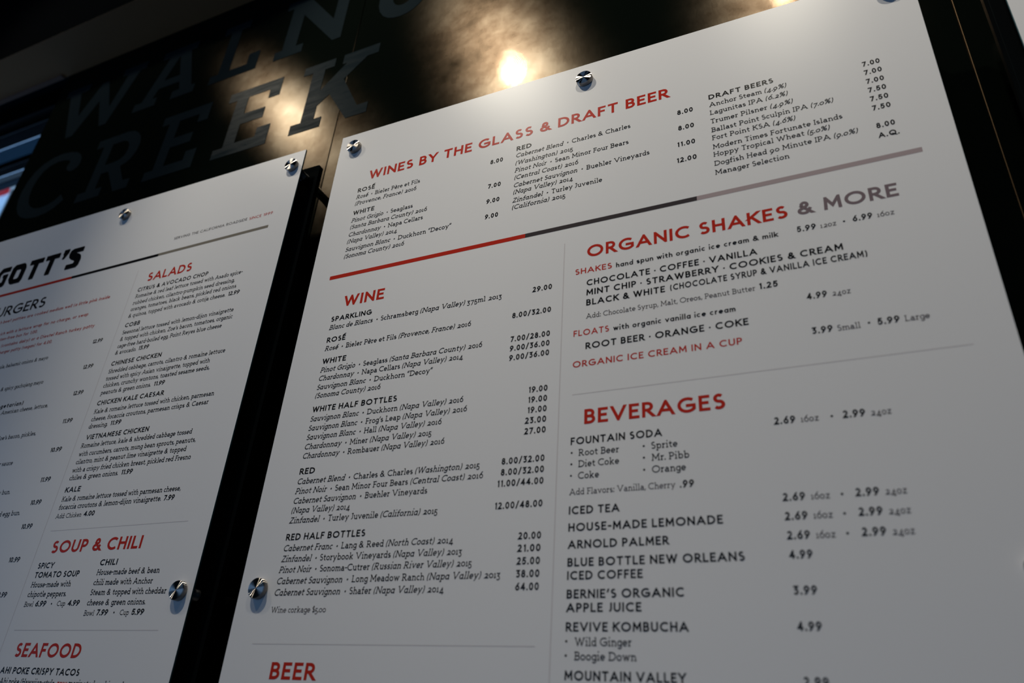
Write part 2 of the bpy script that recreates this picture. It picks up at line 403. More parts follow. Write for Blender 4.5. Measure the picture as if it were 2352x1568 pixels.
CACHE = {}
def glyph(ch, face, s, t, seg):
    """polygons (lists of (x, y), cap height 1) and the advance of one letter"""
    key = (ch, face, s, seg)
    if key in CACHE: return CACHE[key]
    slab = face in ('slab', 'slabit')
    d = GL[ch]
    if slab and ch in SL and not (face == 'slabit' and ch == 'a'): d = SL[ch]
    w, st, sf, case = d
    h = s / 2; xh = 0.68 if slab else 0.68
    wx = 1.22 if slab else 1.0
    fy = yfun(case, s, xh)
    polys = []
    for stroke in st.split(';'):
        if stroke[0] == '!':
            x, y, r = map(float, stroke[1:].split(',')); r = max(r, s * .62)
            cy = fy(y) if case == 'l' else (y if y > .2 else r * 0.9)
            x *= wx
            polys.append([(x + h + r * math.cos(k * math.pi / 5), cy + r * math.sin(k * math.pi / 5)) for k in range(10)])
            continue
        pts, arc_end = [], [False, False]
        toks = stroke.split()
        for ti, tk in enumerate(toks):
            if tk[0] == '@':
                cx, cy, rx, ry, a0, a1 = map(float, tk[1:].split(','))
                n = max(4, int(abs(a1 - a0) / seg))
                new = []
                for k in range(n + 1):
                    a = math.radians(a0 + (a1 - a0) * k / n)
                    new.append((h + (cx + rx * math.cos(a)) * wx, fy(cy + ry * math.sin(a))))
                if ti == 0: arc_end[0] = True
                if ti == len(toks) - 1: arc_end[1] = True
            else:
                x, y = map(float, tk.split(',')); new = [(h + x * wx, fy(y))]
            for p in new:
                if not pts or math.hypot(p[0] - pts[-1][0], p[1] - pts[-1][1]) > 0.012: pts.append(p)
        closed = math.hypot(pts[0][0] - pts[-1][0], pts[0][1] - pts[-1][1]) < 0.02 and len(pts) > 4
        if closed: pts = pts[:-1]
        lo = min(p[1] for p in pts) - h; hi = max(p[1] for p in pts) + h
        ylo, yhi = lo + h, hi - h
        n = len(pts)
        if not closed:
            for e, q, ii in ((0, 1, 0), (n - 1, n - 2, 1)):
                if arc_end[ii]: continue
                dx, dy = pts[e][0] - pts[q][0], pts[e][1] - pts[q][1]; L = math.hypot(dx, dy) or 1; dx /= L; dy /= L
                if min(abs(dx), abs(dy)) < 0.03: ext = h
                elif abs(dy) > .3 and (abs(pts[e][1] - ylo) < 1e-4 or abs(pts[e][1] - yhi) < 1e-4) and n > 1:
                    ext = min(h * (1 + abs(dx)) / abs(dy), 3 * h)
                else: ext = 0
                pts[e] = (pts[e][0] + dx * ext, pts[e][1] + dy * ext)
        left, rgt = [], []
        for k in range(n):
            p = pts[k]
            a = pts[k - 1] if (k > 0 or closed) else None
            b = pts[(k + 1) % n] if (k < n - 1 or closed) else None
            def nrm(u, v):
                L = math.hypot(v[0] - u[0], v[1] - u[1]) or 1
                return (-(v[1] - u[1]) / L, (v[0] - u[0]) / L)
            if a and b:
                n1, n2 = nrm(a, p), nrm(p, b)
                mx, my = n1[0] + n2[0], n1[1] + n2[1]; L = math.hypot(mx, my) or 1; mx /= L; my /= L
                c = max(mx * n1[0] + my * n1[1], 0.22)
                off = h / c
            else:
                mx, my = nrm(a, p) if a else nrm(p, b); off = h
            left.append((p[0] + mx * off, p[1] + my * off)); rgt.append((p[0] - mx * off, p[1] - my * off))
        for k in range(n if closed else n - 1):
            j = (k + 1) % n
            q = clip([left[k], rgt[k], rgt[j], left[j]], lo - 1e-6, hi + 1e-6)
            if q: polys.append(q)
    if slab and sf:
        for sfx in sf.split(';'):
            x, y, a, b = map(float, sfx.split(',')); x *= wx
            cy = fy(y); cy = cy - h + t / 2 if y <= 0 else cy + h - t / 2
            polys.append([(h + x - a * 1.15 - h * .4, cy - t / 2), (h + x + b * 1.15 + h * .4, cy - t / 2), (h + x + b * 1.15 + h * .4, cy + t / 2), (h + x - a * 1.15 - h * .4, cy + t / 2)])
    CACHE[key] = (polys, w * wx + s)
    return CACHE[key]

# style: face, cap height, stroke weight, tracking, material, object name, arc step
STY = {
 'H': ('sans', .0245, .195, .17, M_RED, 'heading', 18), 'HG': ('sans', .0245, .195, .17, M_GREY_TEXT, 'heading', 18),
 's': ('sans', .0114, .20, .19, M_BLACK, 'subheading', 24), 'S': ('sans', .0120, .20, .19, M_BLACK, 'subheading', 24),
 'SR': ('sans', .0114, .175, .19, M_RED, 'subheading', 24), 'L': ('sans', .0098, .185, .15, M_BLACK, 'text_line', 24),
 'LR': ('sans', .0098, .165, .13, M_RED2, 'text_line', 24),
 'B': ('slab', .0108, .148, .10, M_BLACK, 'text_line', 24), 'B1': ('slab', .0108, .148, .085, M_BLACK, 'text_line', 24),
 'BR': ('slab', .0107, .18, .03, M_RED2, 'text_line', 24),
 'O': ('slab', .0095, .13, .09, M_CHAR, 'text_line', 24), 'O1': ('slab', .0096, .125, .08, M_BLACK, 'text_line', 24),
 'P': ('sans', .0108, .215, .22, M_BLACK, 'price', 24), 'P1': ('sans', .0105, .205, .10, M_BLACK, 'price', 24),
 'V': ('sans', .0080, .140, .17, M_CHAR, 'text_line', 30), 'VR': ('sans', .0080, .150, .17, M_RED2, 'text_line', 30),
 'U': ('sans', .0320, .165, .14, M_BLACK, 'heading', 15),
}
RATIO = {}
def layout(text, st, x):
    """place letters from x on; returns [(glyph polys, x, shear)], end x (units of cap height)"""
    face, cap, s, tr, m_, nm, seg = STY[st]
    it = False; out = []; ends = x
    for k, ch in enumerate(text):
        if ch == '~': it = True; continue
        if ch == '_': it = False; continue
        if ch == ' ': x += .42 if face == 'slab' else .42; continue
        if ch == '•' and len(text) > 1: x += .42
        f = ('slabit' if it else 'slab') if face == 'slab' else 'sans'
        pl, adv = glyph(ch, f, s, s * .95, seg)
        pad = 0.0
        if face == 'slab' and ch not in '(),.-/’“”•':      # space the slabs by their true width
            xs = [p_[0] for q_ in pl for p_ in q_]
            out.append((pl, x - min(xs), .25 if it else 0.0)); ends = x - min(xs) + max(xs); x = ends + tr
            continue
        out.append((pl, x + pad, .25 if it else 0.0)); ends = x + pad + adv
        x = ends + pad + tr
        if ch == '•' and len(text) > 1: x += .36
    return out, ends

def text_mesh(st, x0, x1, z, text, pre, board):
    face, cap, s, tr, m_, nm, seg = STY[st]
    lay, end = layout(text, st, 0.0)
    k = (x1 - x0) / (end * cap)
    if len(text) == 1: k = 1.0; x0 = (x0 + x1) / 2 - end * cap / 2
    RATIO.setdefault(st, []).append(k)
    placed = [(pl, ox, sh) for pl, ox, sh in lay]
    if pre:
        lp, e2 = layout(pre, st, 0.0)
        shift = -(e2 + tr + (.34 if pre.endswith(' ') else 0))
        placed += [(pl, ox + shift, sh) for pl, ox, sh in lp]
    vs, fs = [], []
    org = board.location
    for pl, ox, sh in placed:
        for qi, q in enumerate(pl):
            b = len(vs)
            lift = 0.000003 * (qi + 1)            # strokes of one letter overlap, like ink on ink, never coplanar
            for (x, y) in q:
                w = P(x0 + (ox + x + sh * (y - .3)) * cap * k, 0, z + y * cap)
                vs.append((w.x - org.x, -0.00012 - lift - org.y, w.z - org.z))
            fs.append(tuple(range(b, b + len(q))))
    # every face must look at the room (-y)
    ff = []
    for f in fs:
        a = 0.0
        for i in range(len(f)):
            p, q = vs[f[i]], vs[f[(i + 1) % len(f)]]
            a += p[0] * q[2] - q[0] * p[2]
        ff.append(f if a > 0 else f[::-1])
    o = obj(nm, vs, ff, m_, board)
    return o

# ---- menu text
MAIN = """
H|-8612|-2036|10767|WINES BY THE GLASS & DRAFT BEER
s|-8842|-8406|10460|ROSÉ
B|-8842|-7257|10281|~Rosé • _Bieler Père et Fils
B|-8842|-7321|10103|~(Provence, France) _2016
P|-5635|-5361|10268|8.00
s|-8842|-8310|9843|WHITE
B|-8842|-7340|9648|~Pinot Grigio • _Seaglass
B|-8842|-6983|9470|~(Santa Barbara County) _2016
B|-8842|-7052|9276|~Chardonnay • _Napa Cellars
B|-8842|-7629|9096|~(Napa Valley) _2014
B|-8842|-6366|8892|~Sauvignon Blanc • _Duckhorn “Decoy”
B|-8842|-7405|8719|~(Sonoma County) _2016
P|-5635|-5361|9645|7.00
P|-5635|-5361|9268|9.00
P|-5635|-5361|8896|9.00
s|-5075|-4757|10440|RED
B|-5075|-2768|10265|~Cabernet Blend • _Charles & Charles
B|-5075|-3888|10072|~(Washington) _2015
B|-5075|-2808|9885|~Pinot Noir • _Sean Minor Four Bears
B|-5075|-3774|9703|~(Central Coast) _2016
B|-5075|-2428|9510|~Cabernet Sauvignon • _Buehler Vineyards
B|-5075|-3870|9341|~(Napa Valley) _2014
B|-5075|-3307|9141|~Zinfandel • _Turley Juvenile
B|-5075|-4008|8974|~(California) _2015
P|-1900|-1621|10269|8.00
P|-1899|-1621|9890|8.00
P|-1934|-1621|9511|11.00
P|-1958|-1614|9150|12.00
s|-1332|-231|10440|DRAFT BEERS
B|-1332|-37|10256|Anchor Steam ~(4.9%)
B|-1332|-34|10065|Lagunitas IPA ~(6.2%)
B|-1332|25|9860|Trumer Pilsner ~(4.9%)
B|-1332|628|9655|Ballast Point Sculpin IPA ~(7.0%)
B|-1332|21|9471|Fort Point KSA ~(4.6%)
B|-1332|714|9266|Modern Times Fortunate Islands
B|-1332|502|9094|Hoppy Tropical Wheat ~(5.0%)
B|-1332|888|8894|Dogfish Head 90 Minute IPA ~(9.0%)
B|-1332|-154|8696|Manager Selection
P|1154|1415|10258|7.00
P|1154|1415|10062|7.00
P|1154|1415|9860|7.00
P|1154|1415|9663|7.50
P|1154|1415|9467|7.50
P|1154|1415|9267|7.50
P|1154|1415|8890|8.00
P|1154|1442|8688|A.Q.
H|-3567|-306|7535|ORGANIC SHAKES
HG|-157|1238|7534|& MORE
SR|-3776|-3127|7219|SHAKES
L|-3055|-485|7216|hand spun with organic ice cream & milk
P|-205|63|7223|5.99
O|127|351|7219|12oz
P|436|477|7218|•
P|576|840|7224|6.99
O|905|1133|7219|16oz
S|-3567|-815|6959|CHOCOLATE · COFFEE · VANILLA
S|-3567|381|6766|MINT CHIP · STRAWBERRY · COOKIES & CREAM
S|-3567|-2256|6569|BLACK & WHITE
s|-2173|677|6578|(CHOCOLATE SYRUP & VANILLA ICE CREAM)
O|-3567|-898|6319|Add: Chocolate Syrup, Malt, Oreos, Peanut Butter
P|-845|-575|6327|1.25
SR|-3776|-3177|6014|FLOATS
L|-3105|-1210|6016|with organic vanilla ice cream
S|-3567|-1046|5754|ROOT BEER · ORANGE · COKE
P|-205|63|6019|4.99
O|127|377|6017|24oz
SR|-3776|-1161|5449|ORGANIC ICE CREAM IN A CUP
P|-205|63|5448|3.99
O|127|419|5443|Small
P|510|549|5457|•
P|635|904|5447|5.99
O|966|1266|5444|Large
H|-3567|-1473|4466|BEVERAGES
S|-3776|-2385|4149|FOUNTAIN SODA
P|-3776|-3734|3979|•
B|-3647|-3024|3966|Root Beer
P|-3776|-3735|3800|•
B|-3647|-3024|3790|Diet Coke
P|-3778|-3737|3623|•
B|-3647|-3326|3610|Coke
P|-2675|-2637|3979|•
B|-2545|-2170|3969|Sprite
P|-2676|-2638|3803|•
B|-2545|-2014|3789|Mr. Pibb
P|-2676|-2639|3623|•
B|-2545|-2068|3612|Orange
P|-3782|-3745|1340|•
B|-3647|-2874|1327|Wild Ginger
P|-3784|-3748|1164|•
B|-3647|-2813|1153|Boogie Down
O|-3776|-2226|3375|Add Flavors: Vanilla, Cherry
P|-2162|-1970|3368|.99
S|-3776|-3024|3089|ICED TEA
S|-3776|-1621|2843|HOUSE-MADE LEMONADE
S|-3776|-2346|2601|ARNOLD PALMER
S|-3776|-1383|2355|BLUE BOTTLE NEW ORLEANS
S|-3776|-2711|2176|ICED COFFEE
S|-3776|-2171|1929|BERNIE’S ORGANIC
S|-3776|-2737|1752|APPLE JUICE
S|-3776|-2137|1506|REVIVE KOMBUCHA
S|-3776|-2197|911|MOUNTAIN VALLEY
P|-845|-575|4150|2.69
O|-504|-277|4149|16oz
P|-134|-102|4147|•
P|18|284|4146|2.99
O|344|594|4144|24oz
P|-845|-575|3090|2.69
O|-504|-277|3091|16oz
P|-153|-123|3092|•
P|18|284|3093|2.99
O|344|594|3094|24oz
P|-845|-575|2842|2.69
O|-504|-277|2844|16oz
P|-158|-128|2845|•
P|18|284|2847|2.99
O|344|594|2849|24oz
P|-845|-575|2598|2.69
O|-504|-277|2598|16oz
P|-158|-128|2599|•
P|18|284|2599|2.99
O|344|594|2599|24oz
P|-845|-575|2359|4.99
P|-845|-575|1930|3.99
P|-845|-575|1516|4.99
P|-845|-575|911|2.99
H|-8612|-7679|7525|WINE
s|-8842|-7896|7217|SPARKLING
B|-8842|-5136|7032|~Blanc de Blancs • _Schramsberg ~(Napa Valley) _375ml 2013
P|-4551|-4192|7030|29.00
s|-8842|-8409|6749|ROSÉ
B|-8842|-5700|6567|~Rosé • _Bieler Père et Fils ~(Provence, France) _2016
P|-4906|-4192|6572|8.00/32.00
s|-8842|-8302|6286|WHITE
B|-8842|-5439|6105|~Pinot Grigio • _Seaglass ~(Santa Barbara County) _2016
B|-8842|-5792|5930|~Chardonnay • _Napa Cellars ~(Napa Valley) _2014
B|-8842|-6373|5746|~Sauvignon Blanc • _Duckhorn “Decoy”
B|-8842|-7412|5574|~(Sonoma County) _2016
P|-4906|-4192|6108|7.00/28.00
P|-4906|-4192|5929|9.00/36.00
P|-4906|-4192|5750|9.00/36.00
s|-8842|-7026|5290|WHITE HALF BOTTLES
B|-8842|-5700|5106|~Sauvignon Blanc • _Duckhorn ~(Napa Valley) _2016
B|-8842|-5612|4926|~Sauvignon Blanc • _Frog’s Leap ~(Napa Valley) _2016
B|-8842|-6068|4749|~Sauvignon Blanc • _Hall ~(Napa Valley) _2016
B|-8842|-6237|4568|~Chardonnay • _Miner ~(Napa Valley) _2015
B|-8842|-5972|4394|~Chardonnay • _Rombauer ~(Napa Valley) _2016
P|-4520|-4192|5112|19.00
P|-4520|-4192|4935|19.00
P|-4520|-4192|4757|19.00
P|-4551|-4192|4579|23.00
P|-4551|-4192|4401|27.00
s|-8842|-8513|4103|RED
B|-8842|-5285|3923|~Cabernet Blend • _Charles & Charles ~(Washington) _2015
B|-8842|-5210|3749|~Pinot Noir • _Sean Minor Four Bears ~(Central Coast) _2016
B|-8842|-6184|3575|~Cabernet Sauvignon • _Buehler Vineyards
B|-8842|-7633|3408|~(Napa Valley) _2014
B|-8842|-5955|3234|~Zinfandel • _Turley Juvenile ~(California) _2015
P|-4906|-4192|3939|8.00/32.00
P|-4906|-4192|3762|8.00/32.00
P|-4955|-4192|3583|11.00/44.00
P|-4970|-4192|3237|12.00/48.00
s|-8842|-7247|2945|RED HALF BOTTLES
B|-8842|-5623|2764|~Cabernet Franc • _Lang & Reed ~(North Coast) _2014
B|-8842|-5454|2587|~Zinfandel • _Storybook Vineyards ~(Napa Valley) _2013
B|-8842|-5275|2411|~Pinot Noir • _Sonoma-Cutrer ~(Russian River Valley) _2015
B|-8842|-4795|2230|~Cabernet Sauvignon • _Long Meadow Ranch ~(Napa Valley) _2013
B|-8842|-5700|2049|~Cabernet Sauvignon • _Shafer ~(Napa Valley) _2014
P|-4551|-4192|2767|20.00
P|-4551|-4192|2588|21.00
P|-4551|-4192|2406|25.00
P|-4551|-4192|2228|38.00
P|-4551|-4192|2050|64.00
O|-8842|-7761|1785|Wine corkage $5.00
H|-8612|-7758|812|BEER
"""
SIDE = """
V|-14247|-11943|10523|SERVING THE CALIFORNIA ROADSIDE
VR|-11882|-11186|10514|SINCE 1999
U|-19966|-18369|9407|RGERS|BU
LR|-19842|-15846|9166|beef patties are cooked medium well (a little pink inside|h 
LR|-19491|-16427|8780|with a lettuce wrap for no charge, or swap|ich 
LR|-19339|-18183|8598|free bun for 1.00.|gluten-
LR|-19462|-16026|8384|(contains dairy) or a Diestel Ranch turkey patty
LR|-18953|-17418|8178|patty (vegan) for 4.00.|burger 
P1|-15861|-15530|7899|12.99
P1|-15861|-15530|7222|12.99
P1|-15861|-15530|6553|12.99
P1|-15861|-15545|5868|11.99
P1|-15907|-15545|5191|10.99
P1|-15861|-15545|4512|11.99
P1|-15907|-15571|4014|10.99
P1|-15907|-15571|3503|10.99
P1|-15907|-15571|2820|10.99
P1|-15726|-15571|2133|99|10.
B1|-18877|-17315|7712|balsamic onions & mayo|ula, 
B1|-18673|-17123|7032|& spicy gochujang mayo
s|-18272|-17562|6536|etarian)|(veg
B1|-18258|-16603|6358|American cheese, lettuce,
B1|-17599|-16637|5673|bacon, pickles,|Zoe’s 
B1|-17421|-17050|5007|sauce|r 
B1|-17008|-16733|4314|bun.|y 
B1|-16688|-16127|3816|egg bun.|d 
H|-14709|-13294|9408|SALADS
s|-14909|-12685|9147|CITRUS & AVOCADO CHOP
B1|-14909|-11611|8970|Romaine & red leaf lettuce tossed with Asado spice-
B1|-14909|-11782|8784|rubbed chicken, cilantro-pumpkin seed dressing,
B1|-14909|-11682|8609|oranges, tomatoes, black beans, pickled red onions
B1|-14909|-11940|8425|& quinoa, topped with avocado & cotija cheese.
P1|-11862|-11538|8428|12.99
s|-14909|-14431|8167|COBB
B1|-14909|-11563|7980|Seasonal lettuce tossed with lemon-dijon vinaigrette
B1|-14909|-11538|7803|& topped with chicken, Zoe’s bacon, tomatoes, organic
B1|-14909|-11782|7619|cage-free hard-boiled egg, Point Reyes blue cheese
B1|-14909|-14246|7447|& avocado.
P1|-14173|-13853|7451|13.99
s|-14909|-13359|7160|CHINESE CHICKEN
B1|-14909|-11473|6970|Shredded cabbage, carrots, cilantro & romaine lettuce
B1|-14909|-11834|6788|tossed with spicy Asian vinaigrette, topped with
B1|-14909|-11782|6615|chicken, crunchy wontons, toasted sesame seeds,
B1|-14909|-13388|6441|peanuts & green onions.
P1|-13299|-12983|6441|11.99
s|-14909|-12908|6181|CHICKEN KALE CAESAR
B1|-14909|-11449|5984|Kale & romaine lettuce tossed with chicken, parmesan
B1|-14909|-11538|5806|cheese, focaccia croutons, parmesan crisps & Caesar
B1|-14909|-14332|5636|dressing.
P1|-14252|-13933|5645|11.99
s|-14867|-13015|5375|VIETNAMESE CHICKEN
B1|-14933|-11759|5191|Romaine lettuce, kale & shredded cabbage tossed
B1|-14909|-11596|5003|with cucumbers, carrots, mung bean sprouts, peanuts,
B1|-14909|-11782|4828|cilantro, mint & peanut lime vinaigrette & topped
B1|-14933|-11596|4646|with a crispy fried chicken breast, pickled red Fresno
B1|-14933|-13502|4477|chiles & green onions.
P1|-13415|-13100|4480|11.99
s|-14933|-14477|4213|KALE
B1|-14933|-11628|4020|Kale & romaine lettuce tossed with parmesan cheese,
B1|-14933|-12070|3850|focaccia croutons & lemon-dijon vinaigrette.
P1|-12000|-11729|3851|7.99
O1|-14933|-14177|3667|Add: Chicken
P1|-14109|-13808|3671|4.00
H|-14709|-12234|2959|SOUP & CHILI
s|-14933|-14472|2666|SPICY
s|-14933|-13670|2487|TOMATO SOUP
B1|-14933|-13804|2305|House-made with
B1|-14933|-13840|2126|chipotle peppers.
O1|-14933|-14678|1945|Bowl
P1|-14614|-14319|1948|6.99
P1|-14186|-14138|1949|•
O1|-14004|-13780|1949|Cup
P1|-13705|-13400|1950|4.99
O1|-13187|-12924|1770|Bowl
P1|-12860|-12574|1775|7.99
P1|-12439|-12394|1777|•
O1|-12264|-12040|1775|Cup
P1|-11973|-11676|1777|5.99
s|-13187|-12726|2674|CHILI
B1|-13187|-11575|2495|House-made beef & bean
B1|-13187|-11675|2312|chili made with Anchor
B1|-13187|-11274|2132|Steam & topped with cheddar
B1|-13187|-11703|1951|cheese & green onions.
H|-14709|-12952|1052|SEAFOOD
s|-14933|-12821|765|AHI POKE CRISPY TACOS
B1|-14853|-13370|585|Ahi poke (Hawaiian-style
BR|-13300|-13053|590|raw
B1|-13011|-11596|593|marinated sushi-grade
"""

# ------------------------------------------------------------------ the room
WALL = 0.13            # steel face behind the board plane
TOPZ = 2.202           # underside of the soffit
FLOORZ = -EYE / S
CEILZ = 3.85
XL, XR = -8.0, 4.2
YB, YF = -7.5, 0.80    # rear wall, street front

f = box('floor', XL, XR, YB, YF + .1, FLOORZ - .1, FLOORZ, M_FLOOR, kind='structure')
c = box('ceiling', XL, XR, YB, YF + .1, CEILZ, CEILZ + .1, M_CEIL, kind='structure')
wr = box('wall_rear', XL, -4.6, YB - .1, YB, FLOORZ, CEILZ, M_ROOM, kind='structure')
box('wall_rear_right', 1.6, XR, YB - .1, YB, FLOORZ, CEILZ, M_ROOM, wr)
box('wall_rear_top', -4.6, 1.6, YB - .1, YB, 2.2, CEILZ, M_ROOM, wr)
box('wall_rear_base', -4.6, 1.6, YB - .1, YB, FLOORZ, -1.2, M_ROOM, wr)
box('wall_right', XR, XR + .1, YB, YF + .1, FLOORZ, CEILZ, M_ROOM, kind='structure')

# menu wall: a stud partition faced with blackened steel sheets
wall = box('wall_back', -2.541, XR, WALL + .006, .30, FLOORZ, CEILZ, M_GAP, kind='structure')
seams = [-2.541, -1.1202, 0.2966, 1.7134, 3.1302, XR]
for a, b in zip(seams, seams[1:]):
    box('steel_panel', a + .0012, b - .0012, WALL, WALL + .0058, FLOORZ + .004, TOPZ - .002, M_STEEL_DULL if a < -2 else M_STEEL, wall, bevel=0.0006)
box('seam_glint_strip', .2959, .2974, WALL - .0008, WALL + .004, FLOORZ + .004, TOPZ - .002, M_SEAM_GLINT, wall)  # added strip; its colour stands in for light caught along the seam edge

# soffit running along the top of the wall and on over the street windows
sof = box('trim_1', XL, XR, -.025, .1295, TOPZ + .0004, CEILZ, M_SOFFIT_FACE, kind='structure')
box('soffit_board', XL, XR, -.0245, .1293, TOPZ - .0002, TOPZ + .0004, M_SOFFIT, sof)
box('soffit_lip', XL, -2.56, .112, .129, TOPZ - .006, TOPZ - .0003, M_LIP, sof)

# street front beyond the end of the partition
FX = -1.2
hd = box('wall_front', XL, XR, YF, YF + .12, 3.32, CEILZ, M_NAVY, kind='structure')
box('wall_front_base', XL, XR, YF, YF + .12, FLOORZ, -1.4, M_ROOM, hd)
win = empty('window_1', P(-5, YF, 2.9), kind='structure')
def wbox(n, x0, x1, y0, y1, z0, z1, m_, bevel=0.0): return box(n, x0, x1, y0, y1, z0, z1, m_, win, bevel, origin=win.location)
wbox('header_beam', XL, XR, YF - .05, YF + .029, 3.06, 3.32, M_FRAME, .004)
wbox('header_strip', XL, XR, YF - .065, YF - .05, 3.15, 3.165, M_FRAME)
wbox('transom_panel', XL, XR, YF + .03, YF + .038, 2.85, 3.06, M_FILM)
wbox('transom_bar', XL, XR, YF - .02, YF + .029, 2.80, 2.85, M_FRAME, .004)
wbox('clerestory_pane', XL, XR, YF + .03, YF + .038, 2.69, 2.80, M_FILM2)
wbox('glazing_bar', XL, XR, YF - .01, YF + .029, 2.675, 2.69, M_SLATE, .003)
for k, x in enumerate((-7.95, -6.55, -5.15, -3.1, -1.75, -0.3, 1.2, 2.7, 4.1)):
    wbox('mullion', x, x + .07, YF - .02, YF + .08, -1.4, 2.80, M_FRAME, .004)
for x0, x1 in ((-7.88, -6.55), (-6.48, -5.15), (-5.08, -3.1), (-3.03, -1.75)):
    wbox('window_pane', x0, x1, YF + .02, YF + .028, -1.4, 2.69, M_GLASS)
# rest of the front, behind the partition, is solid
box('wall_front_panel', -1.68, XR, YF + .02, YF + .1, -1.4, 2.80, M_ROOM, hd)

# side wall with tall street windows that let the daylight in
wl = box('wall_left', XL - .12, XL, YB, YF + .12, 2.5, CEILZ, M_ROOM, kind='structure')
box('wall_left_base', XL - .12, XL, YB, YF + .12, FLOORZ, -1.2, M_ROOM, wl)
box('wall_left_rear', XL - .12, XL, YB, -4.6, -1.2, 2.5, M_ROOM, wl)
w2 = empty('window_2', P(XL, -3, .6), kind='structure')
for k in range(5):
    y = -4.6 + k * (YF + 4.6) / 4
    box('mullion', XL - .09, XL - .03, y - .03, y + .03, -1.2, 2.5, M_FRAME, w2, .004, origin=w2.location)
box('sill', XL - .12, XL + .04, -4.6, YF, -1.24, -1.2, M_FRAME, w2, .004, origin=w2.location)
w3 = empty('rear_fill_window', P(-1.5, YB, .5), kind='structure')  # unseen rear window, added to spread an even cool fill over the boards
for k in range(5):
    x = -4.6 + k * 1.55
    box('mullion', x - .03, x + .03, YB - .08, YB - .02, -1.2, 2.2, M_FRAME, w3, .004, origin=w3.location)

def portal(x, y, z, rot, sx, sy):
    d = bpy.data.lights.new('window_portal', 'AREA'); d.shape = 'RECTANGLE'; d.size = sx * S; d.size_y = sy * S
    d.cycles.is_portal = True
    o = bpy.data.objects.new('window_portal', d); C.objects.link(o); o.location = P(x, y, z); o.rotation_euler = rot
portal(XL - .2, -1.9, .65, (0, -math.pi / 2, 0), 3.7, 5.4)
portal(-1.5, YB - .2, .5, (math.pi / 2, 0, 0), 6.2, 3.4)
portal(-4.8, YF + .2, .65, (-math.pi / 2, 0, 0), 6.2, 4.1)

# street side: ground and a banner hung outside the glass
st = box('street_ground', -14, 6, YF + .2, 12, FLOORZ - .12, FLOORZ - .02, M_FLOOR, kind='structure')
ban = empty('street_banner', P(-6.1, 1.75, 3.7), 'red and white banner outside the window at the far left edge', 'banner')
def bbox_(n, x0, x1, z0, z1, m_, y=1.62): return box(n, x0, x1, y, y + .03, z0, z1, m_, ban, .003, origin=ban.location)
bbox_('banner_cloth', -6.75, -5.9, 3.35, 3.77, M_SIGNWHITE)
bbox_('banner_stripe', -6.75, -5.96, 3.77, 3.83, M_SIGNRED, 1.60)
bbox_('banner_pole', -5.90, -5.87, FLOORZ, 3.79, M_FRAME, 1.61)

